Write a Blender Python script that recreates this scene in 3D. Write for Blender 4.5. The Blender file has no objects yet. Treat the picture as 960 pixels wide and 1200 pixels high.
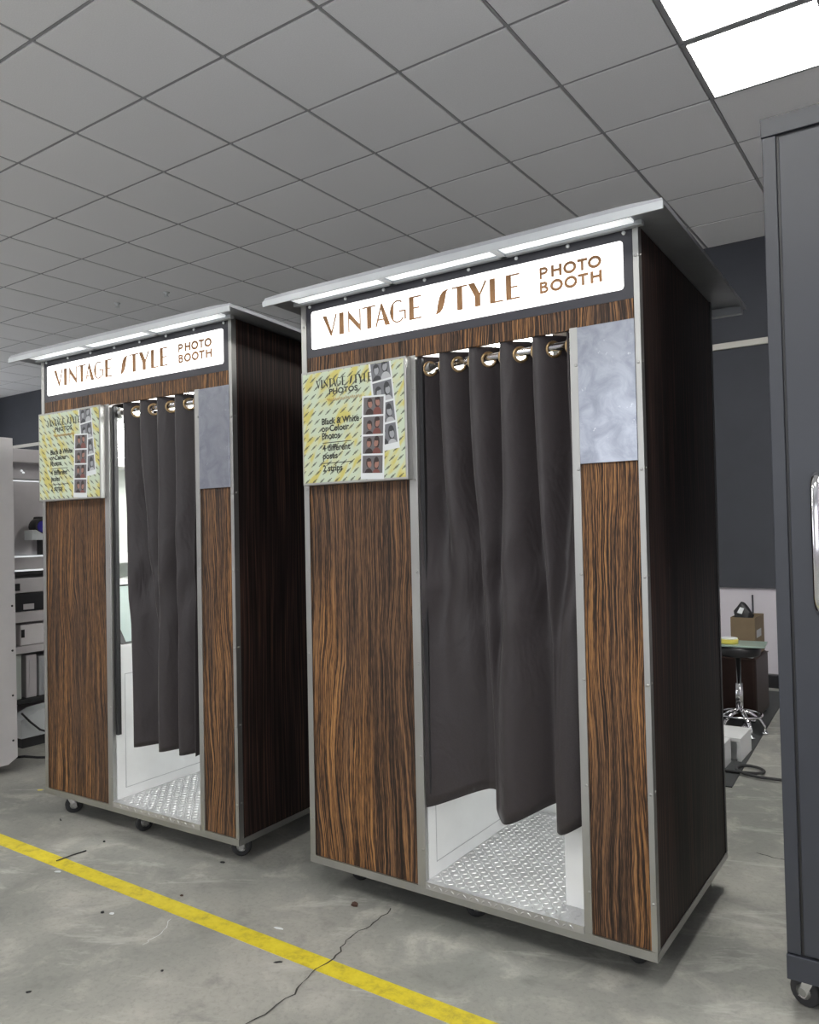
import bpy, bmesh, math, random
from mathutils import Vector, Matrix
random.seed(7)
PI = math.pi
S = bpy.context.scene
C = S.collection

# ---------------------------------------------------------------- camera, world, exposure
cam_d = bpy.data.cameras.new('camera')
cam = bpy.data.objects.new('camera', cam_d)
C.objects.link(cam)
right = Vector((0.823589, 0.566798, -0.020996))
up = Vector((0.029915, -0.006442, 0.999532))
fwd = Vector((-0.566398, 0.823831, 0.022261))
m3 = Matrix((right, up, -fwd)).transposed()
cam.matrix_world = Matrix.Translation((1.92703, -2.13712, 1.27826)) @ m3.to_4x4()
cam_d.sensor_fit = 'VERTICAL'
cam_d.sensor_height = 36.0
cam_d.lens = 921.763 / 1200 * 36.0
cam_d.clip_start = 0.05
S.camera = cam

w = bpy.data.worlds.new('world')
S.world = w
w.use_nodes = True
w.node_tree.nodes['Background'].inputs[0].default_value = (0.93, 0.96, 1.0, 1)
w.node_tree.nodes['Background'].inputs[1].default_value = 3.2
S.view_settings.view_transform = 'Standard'
S.view_settings.look = 'None'
S.view_settings.gamma = 1.0
S.view_settings.use_curve_mapping = False
S.view_settings.exposure = 0.0

PANEL_STRENGTH = 36.0      # ceiling LED panels
SIGN_STRENGTH = 1.5
SOFFIT_STRENGTH = 0.6
INNER_STRENGTH = 24.0


# ---------------------------------------------------------------- materials
class NT:
    def __init__(s, name):
        s.m = bpy.data.materials.new(name)
        s.m.use_nodes = True
        s.t = s.m.node_tree
        s.b = s.t.nodes['Principled BSDF']

    def n(s, typ, **kw):
        nd = s.t.nodes.new(typ)
        for k, v in kw.items():
            setattr(nd, k, v)
        return nd

    def set(s, nd, key, v):
        if isinstance(v, bpy.types.NodeSocket):
            s.t.links.new(v, nd.inputs[key])
        else:
            nd.inputs[key].default_value = v

    def math(s, op, a, b=0.0, c=None):
        nd = s.n('ShaderNodeMath', operation=op)
        s.set(nd, 0, a)
        s.set(nd, 1, b)
        if c is not None:
            s.set(nd, 2, c)
        return nd.outputs[0]

    def vec(s, x, y, z):
        nd = s.n('ShaderNodeCombineXYZ')
        s.set(nd, 0, x); s.set(nd, 1, y); s.set(nd, 2, z)
        return nd.outputs[0]

    def obj(s):
        tc = s.n('ShaderNodeTexCoord')
        sp = s.n('ShaderNodeSeparateXYZ')
        s.t.links.new(tc.outputs['Object'], sp.inputs[0])
        return tc.outputs['Object'], sp.outputs[0], sp.outputs[1], sp.outputs[2]

    def noise(s, v, scale, detail=2.0, rough=0.5, dist=0.0):
        nd = s.n('ShaderNodeTexNoise')
        s.set(nd, 'Vector', v); s.set(nd, 'Scale', scale); s.set(nd, 'Detail', detail)
        s.set(nd, 'Roughness', rough); s.set(nd, 'Distortion', dist)
        return nd.outputs[0]

    def ramp(s, f, stops, interp='LINEAR'):
        nd = s.n('ShaderNodeValToRGB')
        nd.color_ramp.interpolation = interp
        el = nd.color_ramp.elements
        while len(el) < len(stops):
            el.new(0.5)
        for e, (p, c) in zip(el, stops):
            e.position = p
            e.color = (*c, 1) if len(c) == 3 else c
        s.set(nd, 0, f)
        return nd.outputs[0]

    def mix(s, f, a, b, blend='MIX'):
        nd = s.n('ShaderNodeMix', data_type='RGBA', blend_type=blend)
        s.set(nd, 0, f)
        for k, v in ((6, a), (7, b)):
            if isinstance(v, tuple) and len(v) == 3:
                v = (*v, 1)
            s.set(nd, k, v)
        return nd.outputs[2]

    def bump(s, h, strength, dist=0.002):
        nd = s.n('ShaderNodeBump')
        s.set(nd, 'Height', h); s.set(nd, 'Strength', strength); s.set(nd, 'Distance', dist)
        s.t.links.new(nd.outputs[0], s.b.inputs['Normal'])


def mat(name, col, rough=0.5, metal=0.0, var=0.0, vscale=8.0, bump=0.0, bscale=200.0, spec=0.5):
    k = NT(name)
    b = k.b
    b.inputs['Base Color'].default_value = (*col, 1)
    b.inputs['Roughness'].default_value = rough
    b.inputs['Metallic'].default_value = metal
    b.inputs['Specular IOR Level'].default_value = spec
    if var or bump:
        o, x, y, z = k.obj()
        if var:
            f = k.noise(o, vscale, 4.0, 0.6)
            a = tuple(max(0, c * (1 - var)) for c in col)
            d = tuple(min(1, c * (1 + var)) for c in col)
            k.t.links.new(k.ramp(f, [(0.3, a), (0.7, d)]), b.inputs['Base Color'])
        if bump:
            k.bump(k.noise(o, bscale, 3.0), bump)
    return k.m


def emit(name, col, strength, base=(0.8, 0.8, 0.8)):
    k = NT(name)
    k.b.inputs['Base Color'].default_value = (*base, 1)
    k.b.inputs['Emission Color'].default_value = (*col, 1)
    k.b.inputs['Emission Strength'].default_value = strength
    return k.m


def wood_mat(name, seed, dark=False):
    k = NT(name)
    o, x, y, z = k.obj()
    h = k.math('ADD', x, y)
    h = k.math('ADD', h, seed)
    # slow warping of the grain, strong enough in places to close rings into knots
    wv = k.vec(k.math('MULTIPLY', h, 5.0), seed, k.math('MULTIPLY', z, 1.5))
    warp = k.noise(wv, 1.0, 1.0, 0.4)
    fine = k.noise(k.vec(k.math('MULTIPLY', h, 22.0), 3.0, k.math('MULTIPLY', z, 7.0)), 1.0, 2.0, 0.5)
    hh = k.math('ADD', k.math('ADD', h, k.math('MULTIPLY', warp, 0.10)), k.math('MULTIPLY', fine, 0.016))
    stripe = k.noise(k.vec(k.math('MULTIPLY', hh, 265.0), seed, k.math('MULTIPLY', z, 2.2)), 1.0, 2.0, 0.55)
    pore = k.noise(k.vec(k.math('MULTIPLY', h, 420.0), seed, k.math('MULTIPLY', z, 26.0)), 1.0, 2.0, 0.6)
    s2 = k.math('ADD', k.math('MULTIPLY', stripe, 0.70), k.math('MULTIPLY', pore, 0.30))
    tone = k.noise(k.vec(k.math('MULTIPLY', h, 9.0), seed + 5, k.math('MULTIPLY', z, 0.8)), 1.0, 2.0, 0.5)
    c1 = k.ramp(s2, [(0.40, (0.010, 0.006, 0.004)), (0.46, (0.045, 0.021, 0.010)), (0.53, (0.165, 0.078, 0.030)), (0.63, (0.38, 0.19, 0.068))])
    c2 = k.ramp(s2, [(0.40, (0.012, 0.008, 0.006)), (0.49, (0.052, 0.028, 0.017)), (0.64, (0.22, 0.115, 0.055))])
    col = k.mix(k.ramp(tone, [(0.38, (0, 0, 0)), (0.62, (1, 1, 1))]), c2, c1)
    k.t.links.new(col, k.b.inputs['Base Color'])
    k.b.inputs['Roughness'].default_value = 0.55
    k.b.inputs['Specular IOR Level'].default_value = 0.3
    k.bump(s2, 0.6, 0.0012)
    return k.m


def shaded_side_wood_mat(name):  # booth side laminate, with the shade of the unlit side put into its colour
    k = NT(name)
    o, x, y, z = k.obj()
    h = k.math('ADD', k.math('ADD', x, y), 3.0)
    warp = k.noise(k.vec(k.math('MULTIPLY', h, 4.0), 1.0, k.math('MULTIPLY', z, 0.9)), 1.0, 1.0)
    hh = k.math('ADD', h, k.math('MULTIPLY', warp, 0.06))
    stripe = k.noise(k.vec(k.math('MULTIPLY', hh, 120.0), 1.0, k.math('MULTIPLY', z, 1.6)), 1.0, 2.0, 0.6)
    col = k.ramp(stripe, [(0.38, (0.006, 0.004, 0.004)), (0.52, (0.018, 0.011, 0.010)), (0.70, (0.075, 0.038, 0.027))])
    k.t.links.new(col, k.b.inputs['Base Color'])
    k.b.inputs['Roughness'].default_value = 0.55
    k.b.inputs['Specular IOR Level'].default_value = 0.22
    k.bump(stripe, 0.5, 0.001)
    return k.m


def metal_mat(name, col, rough, stretch=(1, 1, 1), amp=0.12):
    k = NT(name)
    o, x, y, z = k.obj()
    v = k.vec(k.math('MULTIPLY', x, stretch[0]), k.math('MULTIPLY', y, stretch[1]), k.math('MULTIPLY', z, stretch[2]))
    f = k.noise(v, 6.0, 4.0, 0.6)
    k.t.links.new(k.ramp(f, [(0.3, tuple(c * 0.82 for c in col)), (0.7, col)]), k.b.inputs['Base Color'])
    k.b.inputs['Metallic'].default_value = 1.0
    r = k.math('ADD', k.math('MULTIPLY', f, amp), rough - amp / 2)
    k.t.links.new(r, k.b.inputs['Roughness'])
    return k.m


def film_mat(name):
    # polished steel sheet under a smeared protective film
    k = NT(name)
    o, x, y, z = k.obj()
    f = k.noise(o, 14.0, 5.0, 0.65, 0.8)
    fs = k.noise(o, 60.0, 4.0, 0.7)
    col = k.ramp(f, [(0.36, (0.27, 0.29, 0.34)), (0.64, (0.38, 0.40, 0.45))])
    col = k.mix(k.ramp(fs, [(0.66, (0, 0, 0)), (0.72, (1, 1, 1))]), col, (0.6, 0.62, 0.65))
    k.t.links.new(col, k.b.inputs['Base Color'])
    k.b.inputs['Metallic'].default_value = 0.85
    k.t.links.new(k.ramp(f, [(0.35, (0.36,) * 3), (0.65, (0.28,) * 3)]), k.b.inputs['Roughness'])
    k.bump(k.noise(o, 5.0, 1.0), 0.12, 0.01)
    return k.m


def concrete_mat():
    k = NT('concrete')
    o, x, y, z = k.obj()
    big = k.noise(o, 0.9, 5.0, 0.6, 0.4)
    mid = k.noise(o, 5.0, 6.0, 0.65, 0.5)
    small = k.noise(o, 60.0, 4.0, 0.7)
    col = k.ramp(big, [(0.32, (0.20, 0.205, 0.19)), (0.5, (0.29, 0.29, 0.265)), (0.66, (0.38, 0.372, 0.335))])
    col = k.mix(k.ramp(mid, [(0.52, (0, 0, 0)), (0.68, (0.7, 0.7, 0.7))]), col, (0.46, 0.445, 0.40))
    col = k.mix(k.ramp(mid, [(0.30, (0.75, 0.75, 0.75)), (0.45, (0, 0, 0))]), col, (0.17, 0.172, 0.16))
    col = k.mix(k.ramp(small, [(0.25, (0.35,) * 3), (0.5, (0.0,) * 3)]), col, (0.12, 0.12, 0.11))
    # pale scraped streaks
    sv = k.vec(k.math('MULTIPLY', k.math('ADD', x, k.math('MULTIPLY', y, 0.6)), 1.6), k.math('MULTIPLY', k.math('SUBTRACT', y, k.math('MULTIPLY', x, 0.5)), 6.0), 0.0)
    st = k.noise(sv, 1.0, 6.0, 0.7, 0.6)
    col = k.mix(k.ramp(st, [(0.57, (0, 0, 0)), (0.70, (0.6, 0.6, 0.6))]), col, (0.58, 0.57, 0.53))
    k.t.links.new(col, k.b.inputs['Base Color'])
    k.t.links.new(k.ramp(mid, [(0.3, (0.42,) * 3), (0.7, (0.7,) * 3)]), k.b.inputs['Roughness'])
    k.b.inputs['Specular IOR Level'].default_value = 0.4
    k.bump(k.math('ADD', small, k.math('MULTIPLY', mid, 2.0)), 0.25, 0.003)
    return k.m


def yellow_mat():
    k = NT('yellow_paint')
    o, x, y, z = k.obj()
    f = k.noise(o, 18.0, 6.0, 0.75)
    f2 = k.noise(o, 3.0, 2.0)
    col = k.ramp(f, [(0.30, (0.42, 0.34, 0.04)), (0.5, (0.66, 0.54, 0.03)), (0.7, (0.74, 0.62, 0.045))])
    col = k.mix(k.ramp(k.math('ADD', k.math('MULTIPLY', f, 0.7), k.math('MULTIPLY', f2, 0.3)), [(0.30, (1, 1, 1)), (0.37, (0, 0, 0))]), col, (0.22, 0.22, 0.19))
    k.t.links.new(col, k.b.inputs['Base Color'])
    k.b.inputs['Roughness'].default_value = 0.55
    k.bump(f, 0.2, 0.002)
    return k.m


def tile_mat():
    k = NT('ceiling_tile')
    o, x, y, z = k.obj()
    info = k.n('ShaderNodeObjectInfo')
    f = k.noise(o, 160.0, 3.0, 0.7)
    rnd = k.math('MULTIPLY', info.outputs['Random'], 0.04)
    a = k.ramp(f, [(0.3, (0.78, 0.78, 0.79)), (0.7, (0.86, 0.86, 0.87))])
    a = k.mix(rnd, a, (0.3, 0.3, 0.3))
    k.t.links.new(a, k.b.inputs['Base Color'])
    k.b.inputs['Roughness'].default_value = 0.9
    k.b.inputs['Specular IOR Level'].default_value = 0.1
    return k.m


def poster_mat(name, sgn):
    # pale mint and yellow print covered with rows of small dark slanted marks
    k = NT(name)
    o, x, y, z = k.obj()
    b1 = k.noise(k.vec(k.math('MULTIPLY', k.math('ADD', x, k.math('MULTIPLY', z, -0.6 * sgn)), 26.0), 0, k.math('MULTIPLY', z, 14.0)), 1.0, 1.0, 0.5, 0.3)
    base = k.ramp(b1, [(0.44, (0.52, 0.60, 0.46)), (0.53, (0.55, 0.58, 0.36)), (0.62, (0.56, 0.50, 0.14))])
    px, pz = 0.034, 0.030
    row = k.math('FLOOR', k.math('DIVIDE', z, pz))
    odd = k.math('MULTIPLY', k.math('MODULO', row, 2.0), 0.5)
    u = k.math('SUBTRACT', k.math('FRACT', k.math('ADD', k.math('DIVIDE', k.math('ADD', x, 3.0), px), odd)), 0.5)
    v = k.math('SUBTRACT', k.math('FRACT', k.math('DIVIDE', z, pz)), 0.5)
    a = 0.9 * sgn
    al = k.math('ADD', k.math('MULTIPLY', u, math.sin(a)), k.math('MULTIPLY', v, math.cos(a)))
    ac = k.math('SUBTRACT', k.math('MULTIPLY', u, math.cos(a)), k.math('MULTIPLY', v, math.sin(a)))
    m1 = k.math('LESS_THAN', k.math('ABSOLUTE', al), 0.46)
    m2 = k.math('LESS_THAN', k.math('ABSOLUTE', ac), 0.05)
    mask = k.math('MULTIPLY', m1, m2)
    m3 = k.math('MULTIPLY', k.math('LESS_THAN', k.math('ABSOLUTE', al), 0.2), k.math('LESS_THAN', k.math('ABSOLUTE', ac), 0.11))
    mask = k.math('MAXIMUM', mask, k.math('MULTIPLY', m3, 0.8))
    col = k.mix(k.math('MULTIPLY', mask, 0.85), base, (0.06, 0.065, 0.05))
    k.t.links.new(col, k.b.inputs['Base Color'])
    k.b.inputs['Roughness'].default_value = 0.35
    return k.m


M = {}
M['wood_a'] = wood_mat('oak_laminate_a', 0.35)
M['wood_b'] = wood_mat('oak_laminate_b', 2.85)
M['wood_shaded'] = shaded_side_wood_mat('shaded_oak_laminate')
M['alu'] = metal_mat('brushed_aluminium', (0.47, 0.47, 0.455), 0.45, (1, 1, 0.3))
M['film'] = film_mat('filmed_steel')
M['chrome'] = metal_mat('chrome', (0.8, 0.8, 0.82), 0.12, amp=0.05)
M['tread'] = metal_mat('tread_plate', (0.62, 0.62, 0.63), 0.42)
M['brass'] = metal_mat('brass', (0.45, 0.32, 0.17), 0.3)
M['rod'] = metal_mat('rod_steel', (0.62, 0.62, 0.64), 0.25)
M['roof'] = mat('roof_metal', (0.30, 0.31, 0.33), 0.45, 0.6, 0.1)
M['fascia'] = mat('fascia_metal', (0.42, 0.44, 0.46), 0.45, 0.5, 0.06)
M['signblack'] = mat('sign_surround', (0.035, 0.035, 0.045), 0.4, 0, 0.08)
M['lit'] = emit('lit_acrylic', (1.0, 0.985, 0.96), SIGN_STRENGTH)
M['soffit'] = emit('soffit_led', (0.92, 0.98, 1.0), SOFFIT_STRENGTH)
M['inner_led'] = emit('inner_led', (1.0, 1.0, 0.97), INNER_STRENGTH)
M['panel_led'] = emit('panel_led', (1.0, 0.99, 0.94), PANEL_STRENGTH)


def vinyl():
    k = NT('brown_vinyl')
    o, x, y, z = k.obj()
    f = k.noise(k.vec(k.math('MULTIPLY', x, 500.0), 0, k.math('MULTIPLY', z, 30.0)), 1.0, 2.0)
    k.t.links.new(k.ramp(f, [(0.3, (0.22, 0.10, 0.035)), (0.7, (0.36, 0.19, 0.075))]), k.b.inputs['Base Color'])
    k.b.inputs['Roughness'].default_value = 0.6
    return k.m


M['vinyl'] = vinyl()
M['ink'] = mat('print_ink', (0.025, 0.028, 0.02), 0.5)
M['orange_ink'] = mat('orange_ink', (0.55, 0.33, 0.12), 0.5)
M['paper'] = mat('strip_paper', (0.66, 0.69, 0.70), 0.4)
M['white'] = mat('white_laminate', (0.74, 0.75, 0.75), 0.4, 0, 0.03)
M['groove'] = mat('panel_groove', (0.42, 0.43, 0.44), 0.6)
M['mint'] = mat('grey_green_panel', (0.50, 0.54, 0.50), 0.5, 0, 0.03)
M['black'] = mat('black_plastic', (0.016, 0.016, 0.018), 0.45, 0, 0.1)
M['rubber'] = mat('rubber', (0.03, 0.03, 0.032), 0.7, 0, 0.1)
M['screen'] = mat('screen_glass', (0.26, 0.33, 0.31), 0.15)
M['dark_wall'] = mat('dark_wall_paint', (0.050, 0.054, 0.066), 0.75, 0, 0.08, 3.0)
M['light_wall'] = mat('lilac_wall_paint', (0.62, 0.59, 0.64), 0.8, 0, 0.03, 3.0)
M['trunk'] = mat('white_trunking', (0.62, 0.60, 0.55), 0.6)
M['cab_dark'] = mat('powder_coat_grey', (0.036, 0.040, 0.052), 0.42, 0, 0.04, 6.0, 0.05, 600)
M['cab_white'] = mat('powder_coat_white', (0.80, 0.77, 0.77), 0.45, 0, 0.03)
M['equip'] = mat('equipment_grey', (0.60, 0.57, 0.58), 0.5, 0, 0.04)
M['tbar'] = mat('ceiling_t_bar', (0.32, 0.32, 0.33), 0.6)
M['plenum'] = mat('plenum_dark', (0.02, 0.02, 0.02), 0.9)
M['tile'] = tile_mat()
M['concrete'] = concrete_mat()
M['yellow'] = yellow_mat()
M['crack'] = mat('crack_dark', (0.05, 0.048, 0.042), 0.9)
M['leather'] = mat('brown_leather', (0.020, 0.010, 0.008), 0.45, 0, 0.2, 10, 0.1, 300, 0.25)
M['cardboard'] = mat('cardboard', (0.19, 0.14, 0.085), 0.8, 0, 0.08)
M['glass'] = mat('green_glass', (0.30, 0.40, 0.36), 0.08)
M['tape'] = mat('yellow_tape', (0.72, 0.62, 0.12), 0.4)
M['mat_rubber'] = mat('mat_rubber', (0.045, 0.048, 0.05), 0.75, 0, 0.1)
M['stone'] = mat('brown_stone', (0.06, 0.03, 0.02), 0.8, 0, 0.3, 60)
M['lens'] = mat('lens_coating', (0.05, 0.04, 0.35), 0.06)


def curtain_mat():
    k = NT('curtain_cloth')
    o, x, y, z = k.obj()
    f = k.noise(o, 300.0, 3.0, 0.6)
    wr = k.noise(k.vec(k.math('MULTIPLY', x, 7.0), k.math('MULTIPLY', y, 7.0), k.math('MULTIPLY', z, 4.0)), 1.0, 3.0, 0.6, 0.6)
    k.t.links.new(k.ramp(f, [(0.3, (0.022, 0.017, 0.019)), (0.7, (0.031, 0.025, 0.027))]), k.b.inputs['Base Color'])
    k.b.inputs['Roughness'].default_value = 0.5
    k.b.inputs['Specular IOR Level'].default_value = 0.45
    k.b.inputs['Sheen Weight'].default_value = 0.12
    k.b.inputs['Sheen Roughness'].default_value = 0.5
    k.bump(k.math('ADD', wr, k.math('MULTIPLY', f, 0.01)), 0.35, 0.03)
    return k.m


M['curtain'] = curtain_mat()
M['poster_r'] = poster_mat('poster_print_near', 1.0)
M['poster_l'] = poster_mat('poster_print_far', -1.0)
SKIN = [mat('skin_print_%d' % i, c, 0.4) for i, c in enumerate([(0.30, 0.15, 0.115), (0.36, 0.18, 0.13)])]
HAIR = mat('hair_print', (0.03, 0.018, 0.016), 0.4)
RED = mat('red_print', (0.17, 0.055, 0.045), 0.4)
PBG = mat('photo_grey', (0.13, 0.12, 0.125), 0.4)
GSK = mat('grey_face', (0.30, 0.31, 0.33), 0.4)
GHA = mat('grey_hair', (0.035, 0.037, 0.042), 0.4)
GBG = mat('grey_back', (0.15, 0.155, 0.17), 0.4)
GSH = mat('grey_shirt', (0.42, 0.43, 0.45), 0.4)


# ---------------------------------------------------------------- mesh helpers
class MB:
    def __init__(s):
        s.v, s.f, s.mi, s.sm = [], [], [], []

    def add(s, vs, fs, mi=0, smooth=False):
        o = len(s.v)
        s.v += [tuple(v) for v in vs]
        for f in fs:
            s.f.append([i + o for i in f])
            s.mi.append(mi)
            s.sm.append(smooth)
        return s

    def box(s, x0, x1, y0, y1, z0, z1, mi=0, bev=0.0):
        if bev <= 0:
            vs = [(x, y, z) for z in (z0, z1) for y in (y0, y1) for x in (x0, x1)]
            fs = [(0, 2, 3, 1), (4, 5, 7, 6), (0, 1, 5, 4), (2, 6, 7, 3), (0, 4, 6, 2), (1, 3, 7, 5)]
            return s.add(vs, fs, mi)
        bm = bmesh.new()
        bmesh.ops.create_cube(bm, size=1.0)
        for v in bm.verts:
            v.co = Vector(((x0 + x1) / 2 + v.co.x * (x1 - x0), (y0 + y1) / 2 + v.co.y * (y1 - y0), (z0 + z1) / 2 + v.co.z * (z1 - z0)))
        bmesh.ops.bevel(bm, geom=bm.edges[:] + bm.verts[:], offset=bev, segments=2, profile=0.5, affect='EDGES')
        return s.bm(bm, mi)

    def bm(s, bm, mi=0, smooth=False):
        bm.verts.index_update()
        s.add([v.co[:] for v in bm.verts], [[v.index for v in f.verts] for f in bm.faces], mi, smooth)
        bm.free()
        return s

    def prism(s, poly, y0, y1, mi=0):
        # poly in the x-z plane (any winding), extruded along y
        a = sum(p[0] * q[1] - q[0] * p[1] for p, q in zip(poly, poly[1:] + poly[:1]))
        if a < 0:
            poly = poly[::-1]
        n = len(poly)
        vs = [(x, y0, z) for x, z in poly] + [(x, y1, z) for x, z in poly]
        fs = [list(range(n)), list(range(2 * n - 1, n - 1, -1))]
        fs += [[(i + 1) % n, i, n + i, n + (i + 1) % n] for i in range(n)]
        return s.add(vs, fs, mi)

    def prism_x(s, poly, x0, x1, mi=0):
        a = sum(p[0] * q[1] - q[0] * p[1] for p, q in zip(poly, poly[1:] + poly[:1]))
        if a < 0:
            poly = poly[::-1]
        n = len(poly)
        vs = [(x0, y, z) for y, z in poly] + [(x1, y, z) for y, z in poly]
        fs = [list(range(n - 1, -1, -1)), list(range(n, 2 * n))]
        fs += [[i, (i + 1) % n, n + (i + 1) % n, n + i] for i in range(n)]
        return s.add(vs, fs, mi)

    def tube(s, pts, r, seg=10, mi=0, closed=False):
        pts = [Vector(p) for p in pts]
        n = len(pts)
        rs = r if isinstance(r, (list, tuple)) else [r] * n
        vs, prev = [], None
        for i, p in enumerate(pts):
            if closed:
                t = pts[(i + 1) % n] - pts[i - 1]
            else:
                t = pts[min(i + 1, n - 1)] - pts[max(i - 1, 0)]
            t.normalize()
            if prev is None:
                a = Vector((0, 0, 1)) if abs(t.z) < 0.9 else Vector((1, 0, 0))
                u = t.cross(a).normalized()
            else:
                u = (prev - t * prev.dot(t)).normalized()
            prev = u
            q = t.cross(u)
            for k in range(seg):
                an = 2 * PI * k / seg
                vs.append(p + (u * math.cos(an) + q * math.sin(an)) * rs[i])
        fs = []
        m = n if closed else n - 1
        for i in range(m):
            j = (i + 1) % n
            for k in range(seg):
                k2 = (k + 1) % seg
                fs.append((i * seg + k, i * seg + k2, j * seg + k2, j * seg + k))
        s.add(vs, fs, mi, True)
        if not closed:
            o = len(s.v) - len(vs)
            s.f += [[o + k for k in range(seg - 1, -1, -1)], [o + (n - 1) * seg + k for k in range(seg)]]
            s.mi += [mi, mi]
            s.sm += [False, False]
        return s

    def lathe(s, prof, c=(0, 0, 0), seg=24, axis='z', mi=0):
        vs, fs = [], []
        n = len(prof)
        for r, h in prof:
            for k in range(seg):
                a = 2 * PI * k / seg
                p = (r * math.cos(a), r * math.sin(a), h)
                if axis == 'x':
                    p = (p[2], p[0], p[1])
                elif axis == 'y':
                    p = (p[1], p[2], p[0])
                vs.append((p[0] + c[0], p[1] + c[1], p[2] + c[2]))
        for i in range(n - 1):
            for k in range(seg):
                k2 = (k + 1) % seg
                fs.append((i * seg + k, i * seg + k2, (i + 1) * seg + k2, (i + 1) * seg + k))
        s.add(vs, fs, mi, True)
        o = len(s.v) - len(vs)
        s.f += [[o + k for k in range(seg - 1, -1, -1)], [o + (n - 1) * seg + k for k in range(seg)]]
        s.mi += [mi, mi]
        s.sm += [False, False]
        return s

    def disc(s, cx, cz, rx, rz, y, mi=0, seg=14, rot=0.0):
        vs = []
        for k in range(seg):
            a = 2 * PI * k / seg
            px, pz = rx * math.cos(a), rz * math.sin(a)
            vs.append((cx + px * math.cos(rot) - pz * math.sin(rot), y, cz + px * math.sin(rot) + pz * math.cos(rot)))
        return s.add(vs, [list(range(seg))], mi)

    def mesh(s, name, mats):
        me = bpy.data.meshes.new(name)
        me.from_pydata(s.v, [], s.f)
        for m in (mats if isinstance(mats, (list, tuple)) else [mats]):
            me.materials.append(m)
        me.polygons.foreach_set('material_index', s.mi)
        me.polygons.foreach_set('use_smooth', s.sm)
        me.update()
        return me

    def build(s, name, mats, parent=None, loc=None):
        return place(name, s.mesh(name, mats), parent, loc)


def place(name, me, parent=None, loc=None, rot=None):
    o = bpy.data.objects.new(name, me)
    C.objects.link(o)
    if parent is not None:
        o.parent = parent
    if loc is not None:
        o.location = loc
    if rot is not None:
        o.rotation_euler = rot
    return o


def thing(name, label, cat, loc=(0, 0, 0), rz=0.0, group=None):
    o = bpy.data.objects.new(name, None)
    C.objects.link(o)
    o.location = loc
    o.rotation_euler = (0, 0, rz)
    o.empty_display_size = 0.1
    return tag(o, label, cat, group)


def tag(o, label, cat, group=None):
    o['label'] = label
    o['category'] = cat
    if group:
        o['group'] = group
    return o


def struct(o, label=None):
    o['kind'] = 'structure'
    if label:
        o['label'] = label
    return o


def text_mb(body, size, x, z, y, thick=0.0006, weight=0.0, xs=1.0):
    cu = bpy.data.curves.new('txt', 'FONT')
    cu.body = body
    cu.size = size
    cu.resolution_u = 3
    cu.offset = weight
    ob = bpy.data.objects.new('txt', cu)
    C.objects.link(ob)
    dg = bpy.context.evaluated_depsgraph_get()
    me = bpy.data.meshes.new_from_object(ob.evaluated_get(dg))
    mb = MB()
    mb.add([(x + v.co.x * xs, y, z + v.co.y) for v in me.vertices], [list(p.vertices) for p in me.polygons])
    bpy.data.objects.remove(ob)
    bpy.data.curves.remove(cu)
    bpy.data.meshes.remove(me)
    return mb


# ---------------------------------------------------------------- art deco lettering (unit boxes)
def seg_line(a, b, w_):
    dx, dz = b[0] - a[0], b[1] - a[1]
    l = math.hypot(dx, dz)
    nx, nz = -dz / l * w_ / 2, dx / l * w_ / 2
    return [(a[0] + nx, a[1] + nz), (a[0] - nx, a[1] - nz), (b[0] - nx, b[1] - nz), (b[0] + nx, b[1] + nz)]


def ring_polys(cx, cz, rx, rz, tx, tz, a0, a1, n=20):
    out = []
    for i in range(n):
        p, q = a0 + (a1 - a0) * i / n, a0 + (a1 - a0) * (i + 1) / n
        out.append([(cx + rx * math.cos(p), cz + rz * math.sin(p)), (cx + rx * math.cos(q), cz + rz * math.sin(q)),
                    (cx + (rx - tx) * math.cos(q), cz + (rz - tz) * math.sin(q)), (cx + (rx - tx) * math.cos(p), cz + (rz - tz) * math.sin(p))])
    return out


def rect(x0, x1, z0, z1):
    return [(x0, z0), (x1, z0), (x1, z1), (x0, z1)]


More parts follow.
